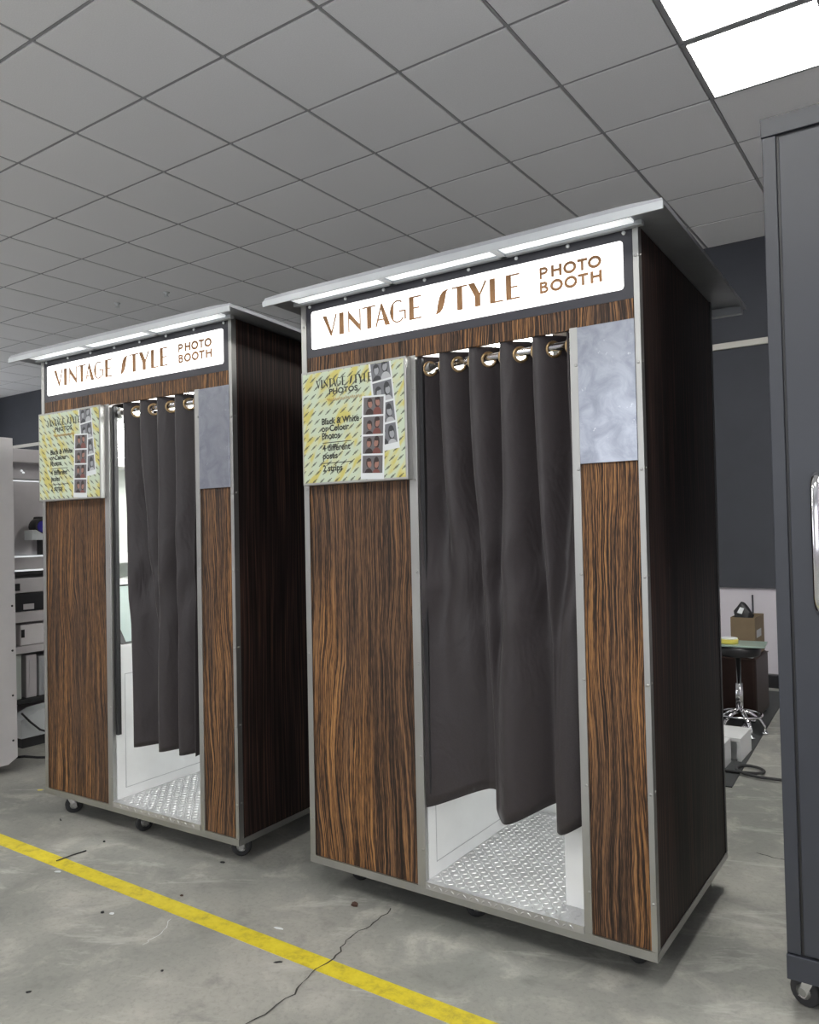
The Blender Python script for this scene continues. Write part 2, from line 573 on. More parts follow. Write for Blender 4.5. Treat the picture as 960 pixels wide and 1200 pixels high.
def glyph(ch):
    t = 0.062   # hairline
    tw = 0.09
    if ch == 'V':
        return [[(0, 1), (0.27, 1), (0.66, 0.16), (0.58, 0)], seg_line((0.6, 0.03), (0.98, 1), tw)]
    if ch == 'I':
        return [rect(0, 1, 0, 1)]
    if ch == 'N':
        return [rect(0, tw, 0, 1), [(0, 1), (1, 0.22), (1, 0), (0.95, 0), (0, 0.7)], rect(1 - tw, 1, 0, 1)]
    if ch == 'T':
        return [rect(0, 1, 1 - t, 1), rect(0.34, 0.68, 0, 1)]
    if ch == 'A':
        return [seg_line((0.03, 0), (0.43, 0.98), tw), [(0.40, 1), (0.47, 1), (1, 0), (0.66, 0), (0.36, 0.82)], rect(0.16, 0.7, 0.26, 0.26 + t)]
    if ch == 'G':
        pol = [(0.48 + 0.48 * math.cos(a), 0.5 + 0.5 * math.sin(a)) for a in [math.radians(d) for d in range(122, 239, 6)]]
        return [pol] + ring_polys(0.48, 0.5, 0.48, 0.5, tw, t, math.radians(55), math.radians(318)) + [rect(0.55, 0.98, 0.46, 0.46 + t), rect(0.98 - tw, 0.98, 0.1, 0.48)]
    if ch == 'E':
        return [rect(0, 0.38, 0, 1), rect(0.3, 1, 1 - t, 1), rect(0.3, 0.85, 0.46, 0.46 + t), rect(0.3, 1, 0, t)]
    if ch == 'L':
        return [rect(0, 0.40, 0, 1), rect(0.3, 1, 0, t)]
    if ch == 'Y':
        return [[(0, 1), (0.34, 1), (0.66, 0.48), (0.66, 0.3), (0.36, 0.42)], rect(0.36, 0.66, 0, 0.46), seg_line((0.6, 0.42), (0.98, 1), tw)]
    if ch == 'S':
        cl = [(0.0, 0.015, 0.03), (0.14, 0.03, 0.09), (0.27, 0.10, 0.22), (0.37, 0.26, 0.34), (0.46, 0.5, 0.38), (0.55, 0.74, 0.34), (0.66, 0.90, 0.22), (0.82, 0.97, 0.09), (1.0, 0.985, 0.03)]
        out = []
        for (x0, z0, w0), (x1, z1, w1) in zip(cl, cl[1:]):
            out.append([(x0 - w0 / 2, z0 + w0 * 0.12), (x0 + w0 / 2, z0 - w0 * 0.12), (x1 + w1 / 2, z1 - w1 * 0.12), (x1 - w1 / 2, z1 + w1 * 0.12)])
        return out
    return []


def sans(ch):
    s_ = 0.245
    sx = 0.25
    if ch == 'P':
        return [rect(0, sx, 0, 1), rect(sx, 0.55, 1 - s_ * 0.9, 1), rect(sx, 0.55, 0.36, 0.36 + s_ * 0.9)] + ring_polys(0.55, 0.68, 0.42, 0.32, sx, s_ * 0.9, -PI / 2, PI / 2, 10)
    if ch == 'B':
        return [rect(0, sx, 0, 1), rect(sx, 0.5, 1 - s_ * 0.85, 1), rect(sx, 0.55, 0.44, 0.44 + s_ * 0.85), rect(sx, 0.55, 0, s_ * 0.85)] + \
            ring_polys(0.5, 0.76, 0.38, 0.24, sx, s_ * 0.85, -PI / 2, PI / 2, 10) + ring_polys(0.55, 0.305, 0.42, 0.305, sx, s_ * 0.85, -PI / 2, PI / 2, 10)
    if ch == 'H':
        return [rect(0, sx, 0, 1), rect(1 - sx, 1, 0, 1), rect(sx, 1 - sx, 0.42, 0.42 + s_ * 0.9)]
    if ch == 'O':
        return ring_polys(0.5, 0.5, 0.5, 0.52, s_ * 0.85, s_, 0, 2 * PI, 28)
    if ch == 'T':
        return [rect(0, 1, 1 - s_ * 0.95, 1), rect(0.5 - sx / 2, 0.5 + sx / 2, 0, 1)]
    return []


def letter(polys, x0, x1, z0, z1, ya, yb):
    mb = MB()
    for i, p in enumerate(polys):
        mb.prism([(x0 + a * (x1 - x0), z0 + b * (z1 - z0)) for a, b in p], ya - 0.00002 * (i % 5), yb)
    return mb


DECO = [('V', .102, .166), ('I', .178, .198), ('N', .218, .273), ('T', .282, .337), ('A', .337, .398), ('G', .398, .464), ('E', .476, .524),
        ('S', .574, .635), ('T', .641, .698), ('Y', .702, .766), ('L', .778, .824), ('E', .834, .880)]


# ---------------------------------------------------------------- the room
CZ = 3.543
GX, GY, GS = -2.06, -0.17, 0.6
XL, XR, YF, YB = -11.0, 4.4, -6.0, 4.6

floor = MB().box(XL, XR, YF, YB, -0.1, 0).build('floor', M['concrete'])
struct(floor, 'worn grey concrete workshop floor')
MB().box(XL, XR, -0.396, -0.329, 0, 0.0012).build('line_marking', M['yellow'], floor)['label'] = 'worn yellow painted floor line'


def ribbon(pts, w0, name, m, parent, sub=5, jit=0.006, z=0.0006):
    rr = random.Random(len(pts) * 31 + int(abs(pts[0][0]) * 100))
    P = []
    for (a, b) in zip(pts, pts[1:]):
        for i in range(sub):
            t = i / sub
            P.append((a[0] + (b[0] - a[0]) * t + rr.uniform(-jit, jit), a[1] + (b[1] - a[1]) * t + rr.uniform(-jit, jit)))
    P.append(pts[-1])
    vs, fs = [], []
    for i, p in enumerate(P):
        q0, q1 = P[max(i - 1, 0)], P[min(i + 1, len(P) - 1)]
        d = Vector((q1[0] - q0[0], q1[1] - q0[1]))
        d.normalize()
        ww = w0 * rr.uniform(0.4, 1.3) / 2
        vs += [(p[0] - d.y * ww, p[1] + d.x * ww, z), (p[0] + d.y * ww, p[1] - d.x * ww, z)]
        if i:
            fs.append((2 * i - 2, 2 * i - 1, 2 * i + 1, 2 * i))
    return MB().add(vs, fs).build(name, m, parent)


ribbon([(0.336, 0.026), (0.345, -0.08), (0.33, -0.2), (0.365, -0.3), (0.36, -0.42), (0.39, -0.52), (0.385, -0.655), (0.36, -0.8)], 0.0045, 'crack', M['crack'], floor, z=0.0016)
ribbon([(1.27, 1.14), (1.33, 1.12), (1.42, 1.14), (1.55, 1.13)], 0.006, 'crack', M['crack'], floor)
ribbon([(-0.25, -0.42), (-0.2, -0.5), (-0.19, -0.58)], 0.0022, 'scratch', M['paper'], floor)

# back wall: pale below, dark above, a strip of cable trunking along it
wall = MB().box(XL, XR, YB, YB + 0.12, 0, CZ + 0.1).build('wall_back', M['light_wall'])
struct(wall, 'far wall, pale below and dark grey above')
MB().box(XL, XR, YB - 0.03, YB, 0.757, CZ, 0, 0.003).build('dark_cladding', M['dark_wall'], wall)
MB().box(XL, XR, YB - 0.055, YB - 0.03, 2.685, 2.735, 0, 0.004).build('cable_trunking', M['trunk'], wall)
MB().box(0.60, 0.612, YB - 0.012, YB, 0.40, 0.70, 0, 0.002).build('wall_conduit', M['cab_dark'], wall)
struct(MB().box(XR, XR + 0.12, YF, YB, 0, CZ + 0.1).build('wall_right', M['light_wall']), 'pale wall to the right')
# wall behind the camera: unseen windows added to brighten the room
wf = MB().box(XL, XR, YF - 0.12, YF, 0, 0.8).box(XL, XR, YF - 0.12, YF, 3.0, CZ + 0.1)
fill_wins = [(-1.8, 1.1), (1.5, 4.1)]
xe = XL
for a, b in fill_wins:
    wf.box(xe, a, YF - 0.12, YF, 0.8, 3.0)
    xe = b
wf.box(xe, XR, YF - 0.12, YF, 0.8, 3.0)
struct(wf.build('wall_front', M['light_wall']), 'pale wall with added windows behind the camera')
wl = MB().box(XL - 0.12, XL, YF, YB, 0, 0.8).box(XL - 0.12, XL, YF, YB, 3.0, CZ + 0.1)
fill_winl = [(-5.4, -2.6), (-2.2, 0.6), (1.0, 3.8)]  # unseen openings added to light the ceiling from the left
ye = YF
for a, b in fill_winl:
    wl.box(XL - 0.12, XL, ye, a, 0.8, 3.0)
    ye = b
wl.box(XL - 0.12, XL, ye, YB, 0.8, 3.0)
struct(wl.build('wall_left', M['light_wall']), 'pale wall with added windows far to the left')
for k, (a, b) in enumerate(fill_winl):
    wn = MB()
    for q in range(5):
        y = a + (b - a - 0.04) * q / 4
        wn.box(XL - 0.09, XL - 0.04, y, y + 0.04, 0.8, 3.0)
    for z in (0.8, 1.88, 2.96):
        wn.box(XL - 0.085, XL - 0.045, a, b, z, z + 0.04)
    struct(wn.build('fill_window_%d' % (k + 3), M['white']), 'added gridded light opening in the far left wall')
for k, (a, b) in enumerate(fill_wins):
    wn = MB()
    for q in range(5):
        x = a + (b - a - 0.04) * q / 4
        wn.box(x, x + 0.04, YF - 0.09, YF - 0.04, 0.8, 3.0)
    for z in (0.8, 1.88, 2.96):
        wn.box(a, b, YF - 0.085, YF - 0.045, z, z + 0.04)
    struct(wn.build('fill_window_%d' % (k + 1), M['white']), 'added gridded light opening behind the camera')

# suspended ceiling: a plane above, T bars, and tiles laid in one by one
ceil = MB().box(XL, XR, YF, YB, CZ + 0.02, CZ + 0.1).build('ceiling', M['plenum'])
struct(ceil, 'suspended ceiling of square grey tiles')
LIGHTS = [(5, 2), (5, 3)]
ADDED_PANELS = [(-13, -5), (-13, -4), (-7, -5), (-7, -4), (-1, -5), (-1, -4), (5, -5), (5, -4), (9, -1), (9, 0)]  # panels added out of view to raise the room light
i0, i1 = int(math.floor((XL - GX) / GS)), int(math.ceil((XR - GX) / GS))
j0, j1 = int(math.floor((YF - GY) / GS)), int(math.ceil((YB - GY) / GS))
tb = MB()
for i in range(i0, i1 + 1):
    x = GX + i * GS
    if XL < x < XR:
        tb.box(x - 0.006, x + 0.006, YF, YB, CZ + 0.002, CZ + 0.02)
tb.build('main_runner_bars', M['tbar'], ceil)
tb = MB()
for j in range(j0, j1 + 1):
    y = GY + j * GS
    if YF < y < YB:
        tb.box(XL, XR, y - 0.006, y + 0.006, CZ + 0.003, CZ + 0.02)
tb.build('cross_bars', M['tbar'], ceil)
h_ = 0.29
tile_me = MB().box(-h_, h_, -h_, h_, 0, 0.012, 0, 0.002).mesh('ceiling_tile', M['tile'])
rest = MB()
cells = []
cpos = Vector(cam.location)
for i in range(i0, i1):
    for j in range(j0, j1):
        if (i, j) in LIGHTS or (i, j) in ADDED_PANELS:
            continue
        xa, xb = max(GX + i * GS, XL), min(GX + (i + 1) * GS, XR)
        ya, yb = max(GY + j * GS, YF), min(GY + (j + 1) * GS, YB)
        if xb - xa < 0.05 or yb - ya < 0.05:
            continue
        c = Vector(((xa + xb) / 2, (ya + yb) / 2, CZ))
        d = c - cpos
        zz = d.dot(fwd)
        vis = False
        if zz > 0.3:
            px, py = 480 + 921.76 * d.dot(right) / zz, 600 - 921.76 * d.dot(up) / zz
            vis = -120 < px < 1080 and -120 < py < 620
        full = xb - xa > 0.599 and yb - ya > 0.599
        if vis:
            o = place('ceiling_tile', tile_me, ceil, (c.x, c.y, CZ))
            if not full:
                o.scale = ((xb - xa - 0.02) / 0.58, (yb - ya - 0.02) / 0.58, 1)
        else:
            rest.box(xa + 0.01, xb - 0.01, ya + 0.01, yb - 0.01, CZ, CZ + 0.012)
o = rest.build('ceiling_tiles_beyond', M['tile'], ceil)
o['kind'] = 'stuff'


def ceiling_light(i, j, label, group=None):
    x, y = GX + (i + 0.5) * GS, GY + (j + 0.5) * GS
    t = thing('ceiling_light', label, 'ceiling light', (x, y, CZ - 0.004), 0, group)
    f = MB()
    for a in (-1, 1):
        f.box(*sorted((a * 0.275, a * 0.294)), -0.294, 0.294, -0.004, 0.016)
        f.box(-0.275, 0.275, *sorted((a * 0.275, a * 0.294)), -0.004, 0.016)
    f.build('frame', M['tbar'], t)
    MB().box(-0.275, 0.275, -0.275, 0.275, 0, 0.01).build('diffuser', M['panel_led'], t)
    return t


ceiling_light(5, 3, 'lit square ceiling panel above the tall dark cabinet, the lower one in the photo')
ceiling_light(5, 2, 'lit square ceiling panel cut off by the top edge of the photo')
for (i, j) in ADDED_PANELS:
    side = {-13: 'far left of', -7: 'left of', -1: 'slightly left of', 5: 'close above', 9: 'right of'}[i]
    ceiling_light(i, j, 'added ceiling fill panel %s the camera, %s one of its pair, outside the photo' % (side, 'rear' if j in (-5, -1) else 'front'), 'ceiling panels added out of view')
for k, (px, py) in enumerate([(-4.7, 2.55), (-4.05, 2.62)]):
    t = tag(MB().lathe([(0.03, 0), (0.03, -0.006), (0.012, -0.012), (0.012, -0.035), (0.022, -0.037), (0.022, -0.041)], (0, 0, 0), 12).build('sprinkler_head', M['paper'], None, (px, py, CZ)),
            ['small white sprinkler head in the ceiling near the left edge of the photo', 'small white sprinkler head in the ceiling above the far booth'][k], 'sprinkler', 'ceiling sprinklers')


# ---------------------------------------------------------------- the photo booth
W, D, ZB, ZT = 1.24, 0.80, 0.10, 2.108


def roof_z(y, x):
    t = max(0.0, (y + 0.1) / 1.0)
    z = 2.111 - 0.046 * t ** 1.5
    ex = max(0.0, abs(x - W / 2) - W / 2) / 0.1
    return z - 0.016 * ex * (0.3 + 0.7 * min(1, t * 1.5))


screw_me = MB().lathe([(0.0045, 0), (0.0045, -0.001), (0.002, -0.0022)], seg=8, axis='y').mesh('screw', M['alu'])
screw_side_me = MB().lathe([(0.0045, 0), (0.0045, 0.001), (0.002, 0.0022)], seg=8, axis='x').mesh('screw', M['alu'])
white_screw_me = MB().lathe([(0.006, 0), (0.006, -0.003), (0.003, -0.006)], seg=8, axis='y').mesh('screw', M['paper'])


def tread_mesh():
    mb = MB()
    pitch = 0.0222
    nx, ny = int(0.53 / pitch), int(0.74 / pitch)

    def loz(fn, a):
        L, Wd, H = 0.0090, 0.0028, 0.0013
        ca, sa = math.cos(a), math.sin(a)
        loc = [(-L, 0, 0), (-0.4 * L, -Wd, 0), (0.4 * L, -Wd, 0), (L, 0, 0), (0.4 * L, Wd, 0), (-0.4 * L, Wd, 0),
               (-0.55 * L, 0, H), (0.0, -Wd * .45, H), (0.55 * L, 0, H), (0.0, Wd * .45, H)]
        vs = [fn(x * ca - y * sa, x * sa + y * ca, z) for x, y, z in loc]
        fs = [(6, 7, 8, 9), (0, 1, 7, 6), (1, 2, 7), (2, 3, 8, 7), (3, 4, 9, 8)[:4], (4, 5, 9), (5, 0, 6, 9)]
        mb.add(vs, fs)
    for i in range(nx):
        for j in range(ny):
            cx, cy = 0.508 + i * pitch, 0.02 + j * pitch
            if cx > 1.02:
                continue
            loz(lambda x, y, z: (cx + x, cy + y, 0.140 + z), PI / 4 if (i + j) % 2 else -PI / 4)
    for i in range(nx):
        cx = 0.508 + i * pitch
        loz(lambda x, y, z: (cx + x, -0.0075 - z, 0.129 + y * 0.8), PI / 4 if i % 2 else -PI / 4)
    return mb.mesh('tread_pattern', M['tread'])


TREAD = tread_mesh()


def face_group(mb, cx, cz, s_, y, ty, rr):
    # two small printed heads in a photo; material slots: back, skin, hair, top
    for dx in (-0.23, 0.24):
        hx, hz = cx + dx * s_, cz + rr.uniform(-0.04, 0.18) * s_
        mb.disc(hx, hz + 0.05 * s_, 0.17 * s_, 0.25 * s_ if dx < 0 else 0.33 * s_, y, 3)
        mb.disc(hx, hz - 0.56 * s_, 0.27 * s_, 0.34 * s_, y - 0.00003, 4 if dx > 0 else 3)
        mb.disc(hx + rr.uniform(-.04, .04) * s_, hz, 0.13 * s_, 0.19 * s_, y - 0.00006, 2, rot=rr.uniform(-0.4, 0.4))
        mb.disc(hx, hz + 0.19 * s_, 0.15 * s_, 0.08 * s_, y - 0.00009, 3)


def photo_strip(parent, x0, x1, z0, z1, rot, y, colour, seed, zclip=None):
    rr = random.Random(seed)
    wd, ht = x1 - x0, z1 - z0
    mb = MB()
    mb.box(0, wd, y, y + 0.0004, 0, ht, 0)
    ph = (ht - 0.012 - 0.006 * 3 - 0.016) / 4
    for k in range(4):
        za = ht - 0.006 - (k + 1) * ph - k * 0.0065
        mb.add([(0.007, y - 0.0001, za), (wd - 0.007, y - 0.0001, za), (wd - 0.007, y - 0.0001, za + ph), (0.007, y - 0.0001, za + ph)], [(0, 1, 2, 3)], 1)
        q0 = len(mb.v)
        face_group(mb, wd / 2, za + ph * 0.50, ph * 1.15, y - 0.00015, 0, rr)
        mb.v[q0:] = [(min(max(v[0], 0.007), wd - 0.007), v[1], min(max(v[2], za), za + ph)) for v in mb.v[q0:]]
    # keep everything inside the strip's pictures
    out = []
    for v in mb.v:
        x = min(max(v[0], 0.0), wd)
        out.append((x, v[1], min(max(v[2], 0.0), ht)))
    mb.v = out
    if rot:
        ca, sa = math.cos(rot), math.sin(rot)
        mb.v = [(x * ca - z * sa, yy, x * sa + z * ca) for x, yy, z in mb.v]
    mb.v = [(x + x0, yy, min(z + z0, zclip) if zclip else z + z0) for x, yy, z in mb.v]
    ms = [M['paper'], PBG, SKIN[0], HAIR, RED] if colour else [M['paper'], GBG, GSK, GHA, GSH]
    mb.build('photo_strip', ms, parent)


def caster(parent, x, y, ang, zt=ZB):
    c = MB()
    c.box(-0.028, 0.028, -0.028, 0.028, zt - 0.005, zt)
    c.lathe([(0.018, zt - 0.014), (0.018, zt - 0.005)], (0, 0, 0), 14)
    for sx in (-1, 1):
        c.prism_x([(-0.014, zt - 0.014), (0.016, zt - 0.014), (0.034, 0.026), (0.016, 0.024)], sx * 0.016 - 0.0015, sx * 0.016 + 0.0015)
    o = c.build('caster', M['chrome'], parent, (x, y, 0))
    o.rotation_euler = (0, 0, ang)
    r = (zt - 0.022) / 2
    wv = MB().lathe([(r * 0.55, -0.011), (r - 0.004, -0.011), (r, -0.007), (r, 0.007), (r - 0.004, 0.011), (r * 0.55, 0.011)], (0, 0.022, r), 20, 'x')
    wv.build('wheel', M['rubber'], o)
    MB().lathe([(0.010, -0.018), (r * 0.5, -0.0125), (r * 0.5, 0.0125), (0.010, 0.018)], (0, 0.022, r), 14, 'x').build('hub', M['alu'], o)
    return o


def build_booth(loc, rz, label, poster_m, wood_l, wood_r, casters):
    B = thing('photo_booth', label, 'photo booth', loc, rz, 'wood clad photo booths')
    # shell
    MB().prism_x([(0.012, ZB + 0.012), (D - 0.012, ZB + 0.012), (D - 0.012, roof_z(D, W) - 0.004), (0.012, ZT - 0.002)], W - 0.012, W - 0.001).build('side_panel', M['wood_shaded'], B)
    MB().prism_x([(0.012, ZB + 0.012), (D - 0.012, ZB + 0.012), (D - 0.012, roof_z(D, W) - 0.004), (0.012, ZT - 0.002)], 0.001, 0.012).build('side_panel', M['wood_shaded'], B)
    MB().box(0.012, W - 0.012, D - 0.014, D - 0.001, ZB + 0.012, 2.07).build('back_panel', M['white'], B)
    MB().box(0.006, W - 0.006, 0.006, D - 0.006, ZB, ZB + 0.02).build('base_plate', M['alu'], B)
    MB().box(0.02, 0.466, 0.002, 0.014, ZB + 0.022, 1.846).build('front_panel', wood_l, B)
    MB().box(1.055, 1.229, 0.002, 0.014, ZB + 0.022, 1.846).build('front_panel', wood_r, B)
    hd = MB().box(0.02, 1.222, 0.000, 0.014, 1.846, 1.905).build('header_panel', wood_l, B)
    # aluminium frame
    for s_ in (0, 1):
        x0, x1 = (-0.002, 0.022) if s_ == 0 else (W - 0.014, W + 0.002)
        xs = (-0.002, 0.0005) if s_ == 0 else (W - 0.0005, W + 0.002)
        c = MB().box(x0, x1, -0.003, 0.0, ZB, ZT).box(xs[0], xs[1], 0.0, 0.022, ZB, ZT).build('corner_trim', M['alu'], B)
        for k in range(7):
            z = 0.25 + k * 0.295
            place('screw', screw_me, c, ((x0 + x1) / 2, -0.003, z))
            if s_:
                place('screw', screw_side_me, c, (W + 0.002, 0.013, z + 0.004))
        xs2 = (-0.002, 0.0005) if s_ == 0 else (W - 0.0005, W + 0.002)
        MB().box(xs2[0], xs2[1], D - 0.02, D, ZB, roof_z(D, W) - 0.003).build('rear_trim', M['black'], B)
    for (x0, x1) in ((0.463, 0.495), (1.034, 1.058)):
        c = MB().box(x0, x1, -0.004, 0.014, ZB + 0.02, 1.85, 0, 0.001).build('door_post', M['alu'], B)
        for k in range(6):
            place('screw', screw_me, c, ((x0 + x1) / 2 + 0.006, -0.004, 0.24 + k * 0.30))
    MB().box(-0.002, W + 0.002, -0.005, 0.0, ZB - 0.004, ZB + 0.022).build('bottom_rail', M['alu'], B)
    MB().box(W, W + 0.003, 0.0, D, ZB - 0.004, ZB + 0.018).build('bottom_rail', M['alu'], B)
    MB().box(-0.003, 0, 0.0, D, ZB - 0.004, ZB + 0.018).build('bottom_rail', M['alu'], B)
    # inside
    MB().box(0.496, 1.034, -0.0075, 0.76, 0.121, 0.140).box(0.496, 1.034, -0.0075, -0.0052, 0.118, 0.121).build('floor_plate', M['tread'], B)
    fp = B.children[-1]
    t = place('tread_pattern', TREAD, fp)
    t['kind'] = 'stuff'
    mc = MB().box(0.014, 0.496, 0.016, 0.78, ZB + 0.02, 0.80, 0, 0.002).build('machine_base', M['white'], B)
    for (y0, y1, z0, z1) in ((0.06, 0.72, 0.672, 0.675), (0.06, 0.72, 0.18, 0.183), (0.06, 0.063, 0.183, 0.672), (0.717, 0.72, 0.183, 0.672)):
        MB().box(0.496, 0.4966, y0, y1, z0, z1).build('panel_seam', M['groove'], mc)
    MB().prism([(0.25, 0.80), (0.49, 0.80), (0.31, 1.03), (0.25, 1.03)], 0.016, 0.05).build('screen_cheek', M['white'], B)
    sc = MB().prism([(0.47, 0.803), (0.492, 0.803), (0.322, 1.05), (0.30, 1.05)], 0.05, 0.74).build('screen_bezel', M['black'], B)
    nrm = Vector((0.247, 0, 0.17)).normalized()
    a, b = Vector((0.487, 0, 0.81)) + nrm * 0.002, Vector((0.327, 0, 1.043)) + nrm * 0.002
    MB().add([(a.x, 0.075, a.z), (a.x, 0.715, a.z), (b.x, 0.715, b.z), (b.x, 0.075, b.z)], [(0, 1, 2, 3)]).build('glass', M['screen'], sc)
    MB().box(0.16, 0.33, 0.05, 0.74, 1.05, 1.078, 0, 0.002).build('screen_ledge', M['white'], B)
    MB().box(0.14, 0.158, 0.016, 0.78, 0.80, 1.90).build('machine_wall', M['mint'], B)
    MB().box(0.158, 0.30, 0.05, 0.74, 1.15, 1.20, 0, 0.002).build('camera_shelf', M['white'], B)
    MB().lathe([(0.012, 0), (0.012, 0.008), (0.006, 0.01)], (0.158, 0.40, 1.13), 12, 'x').build('coin_button', M['brass'], B)
    MB().box(0.158, 0.30, 0.05, 0.74, 1.60, 1.64, 0, 0.002).build('light_shelf', M['white'], B)
    MB().box(0.158, 0.17, 0.04, 0.76, 1.645, 1.83).build('face_light', M['inner_led'], B)
    MB().box(0.158, 1.228, 0.016, D - 0.016, 1.93, 1.94).build('inner_ceiling', M['white'], B)
    MB().box(0.6, 1.0, 0.25, 0.65, 1.922, 1.93).build('inner_lamp', M['inner_led'], B)
    MB().box(1.222, 1.228, 0.016, D - 0.016, ZB + 0.02, 1.93).build('inner_lining', M['white'], B)
    MB().box(0.940, 1.222, 0.088, 0.102, 0.1403, 1.925).build('jamb_board', M['white'], B)
    MB().box(0.4965, 0.512, 0.012, 0.03, 0.42, 1.84).build('edge_strip', M['black'], B)
    rd = MB().tube([(0.496, 0.046, 1.815), (1.05, 0.046, 1.815)], 0.0125, 14).build('curtain_rod', M['rod'], B)
    MB().lathe([(0.026, 0), (0.026, 0.006), (0.018, 0.01), (0.018, 0.03)], (0.497, 0.046, 1.815), 16, 'x').build('rod_holder', M['alu'], rd)
    # illuminated sign
    sg = MB().box(0.022, 1.224, -0.001, 0.014, 1.905, ZT).build('sign_surround', M['signblack'], B)
    x0, x1, z0, z1, r = 0.047, 1.198, 1.933, 2.070, 0.010
    pol = []
    for cx, cz, a0 in ((x1 - r, z1 - r, 0), (x0 + r, z1 - r, 90), (x0 + r, z0 + r, 180), (x1 - r, z0 + r, 270)):
        for k in range(6):
            a = math.radians(a0 + k * 18)
            pol.append((cx + r * math.cos(a), cz + r * math.sin(a)))
    MB().prism(pol, -0.0035, -0.001).build('lit_panel', M['lit'], sg)
    for ch, a, b in DECO:
        letter(glyph(ch), a, b, 1.968, 2.044, -0.0046, -0.0036).build('letter', M['vinyl'], sg)
    xs = [(0.946, 0.973), (0.983, 1.016), (1.021, 1.061), (1.064, 1.094), (1.096, 1.136)]
    for ch, (a, b) in zip('PHOTO', xs):
        letter(sans(ch), a, b, 2.010, 2.044, -0.0046, -0.0036).build('letter', M['vinyl'], sg)
    xs = [(0.946, 0.974), (0.979, 1.019), (1.023, 1.063), (1.065, 1.096), (1.103, 1.137)]
    for ch, (a, b) in zip('BOOTH', xs):
        letter(sans(ch), a, b, 1.967, 2.001, -0.0046, -0.0036).build('letter', M['vinyl'], sg)
    for k in range(8):
        place('screw', white_screw_me, sg, (0.04 + k * 0.166, -0.001, 2.090))
    # poster light box on the left
    pb = MB().box(0.022, 0.478, -0.034, -0.001, 1.442, 1.846, 0, 0.002).build('poster_frame', M['alu'], B)
    MB().box(0.030, 0.470, -0.0352, -0.033, 1.450, 1.838).build('poster_print', poster_m, pb)
    yy = -0.0355
    photo_strip(pb, 0.358, 0.450, 1.538, 1.848, 0.10, yy, False, 3, 1.837)
    photo_strip(pb, 0.285, 0.383, 1.452, 1.733, -0.045, yy - 0.0006, True, 5)
    ttl = MB()
    for ch, a, b in DECO:
        fx = lambda q: 0.092 + (q - 0.102) / (0.88 - 0.102) * (0.338 - 0.092)
        for p in glyph(ch):
            ttl.prism([(fx(a) + u * (fx(b) - fx(a)), 1.781 + v * 0.030) for u, v in p], yy - 0.0004, yy)
    ttl.build('lettering', M['ink'], pb)
    for body, sz, x, z, xsc in (('PHOTOS', 0.026, 0.151, 1.756, 1.25), ('Black & White', 0.031, 0.115, 1.652, 0.92), ('or Colour', 0.031, 0.115, 1.627, 0.95), ('Photos', 0.031, 0.115, 1.601, 0.95),
                                ('4 different', 0.031, 0.118, 1.559, 0.95), ('poses', 0.031, 0.118, 1.531, 0.95), ('2 strips', 0.031, 0.118, 1.488, 0.95)):
        text_mb(body, sz, x, z, yy - 0.0004, weight=0.0009, xs=xsc).build('lettering', M['ink'], pb)
    MB().box(0.118, 0.246, yy - 0.0004, yy, 1.586, 1.5885).build('rule_line', M['ink'], pb)
    MB().box(0.118, 0.246, yy - 0.0004, yy, 1.5145, 1.517).build('rule_line', M['ink'], pb)
    sq = MB()
    pts = [(0.142 + i * 0.0025, yy - 0.0004, 1.736 + 0.006 * math.sin(i * 1.7) + 0.002 * math.sin(i * 0.6)) for i in range(62)]
    sq.tube(pts, 0.0009, 4)
    sq.build('script_line', M['orange_ink'], pb)
    # steel plate on the right
    MB().box(1.0585, 1.2255, -0.006, -0.001, 1.455, 1.848, 0, 0.0012).build('steel_plate', M['film'], B)
    # roof: a bowed sheet with overhang and fascia, LED strips below the front edge
    nx, ny = 16, 20
    vs, fs = [], []
    X = [-0.085 + (W + 0.185) * i / nx for i in range(nx + 1)]
    Y = [-0.105 + 1.0 * j / ny for j in range(ny + 1)]
    for tz in (0.0, 0.013):
        for y in Y:
            for x in X:
                vs.append((x, y, roof_z(y, x) + tz))
    n = (nx + 1) * (ny + 1)
    for j in range(ny):
        for i in range(nx):
            a = j * (nx + 1) + i
            fs.append((a, a + nx + 1, a + nx + 2, a + 1))
            fs.append((n + a, n + a + 1, n + a + nx + 2, n + a + nx + 1))
    for j in range(ny):
        a, b = j * (nx + 1), (j + 1) * (nx + 1)
        fs.append((a, n + a, n + b, b))
        a, b = a + nx, b + nx
        fs.append((a, b, n + b, n + a))
    for i in range(nx):
        fs.append((i, i + 1, n + i + 1, n + i))
        a = ny * (nx + 1) + i
        fs.append((a, n + a, n + a + 1, a + 1))
    rf = MB().add(vs, fs).build('roof', M['roof'], B)
    MB().box(-0.088, W + 0.103, -0.112, -0.105, 2.088, 2.110, 0, 0.001).build('fascia', M['fascia'], rf)
    MB().box(-0.09, W + 0.09, D + 0.06, D + 0.09, 2.030, 2.060, 0, 0.003).build('rear_lip', M['roof'], rf)
    MB().box(-0.02, W + 0.02, -0.024, -0.003, 2.096, 2.114, 0, 0.002).build('soffit_channel', M['fascia'], rf)
    for k in range(3):
        a = 0.0 + k * 0.417
        MB().box(a + 0.012, a + 0.405, -0.098, -0.028, 2.102, 2.110).build('led_strip', M['soffit'], rf)
        if k:
            MB().box(a - 0.010, a + 0.010, -0.105, -0.003, 2.096, 2.110).build('bracket', M['fascia'], rf)
    for x, y, an in casters:
        caster(B, x, y, an)
    return B


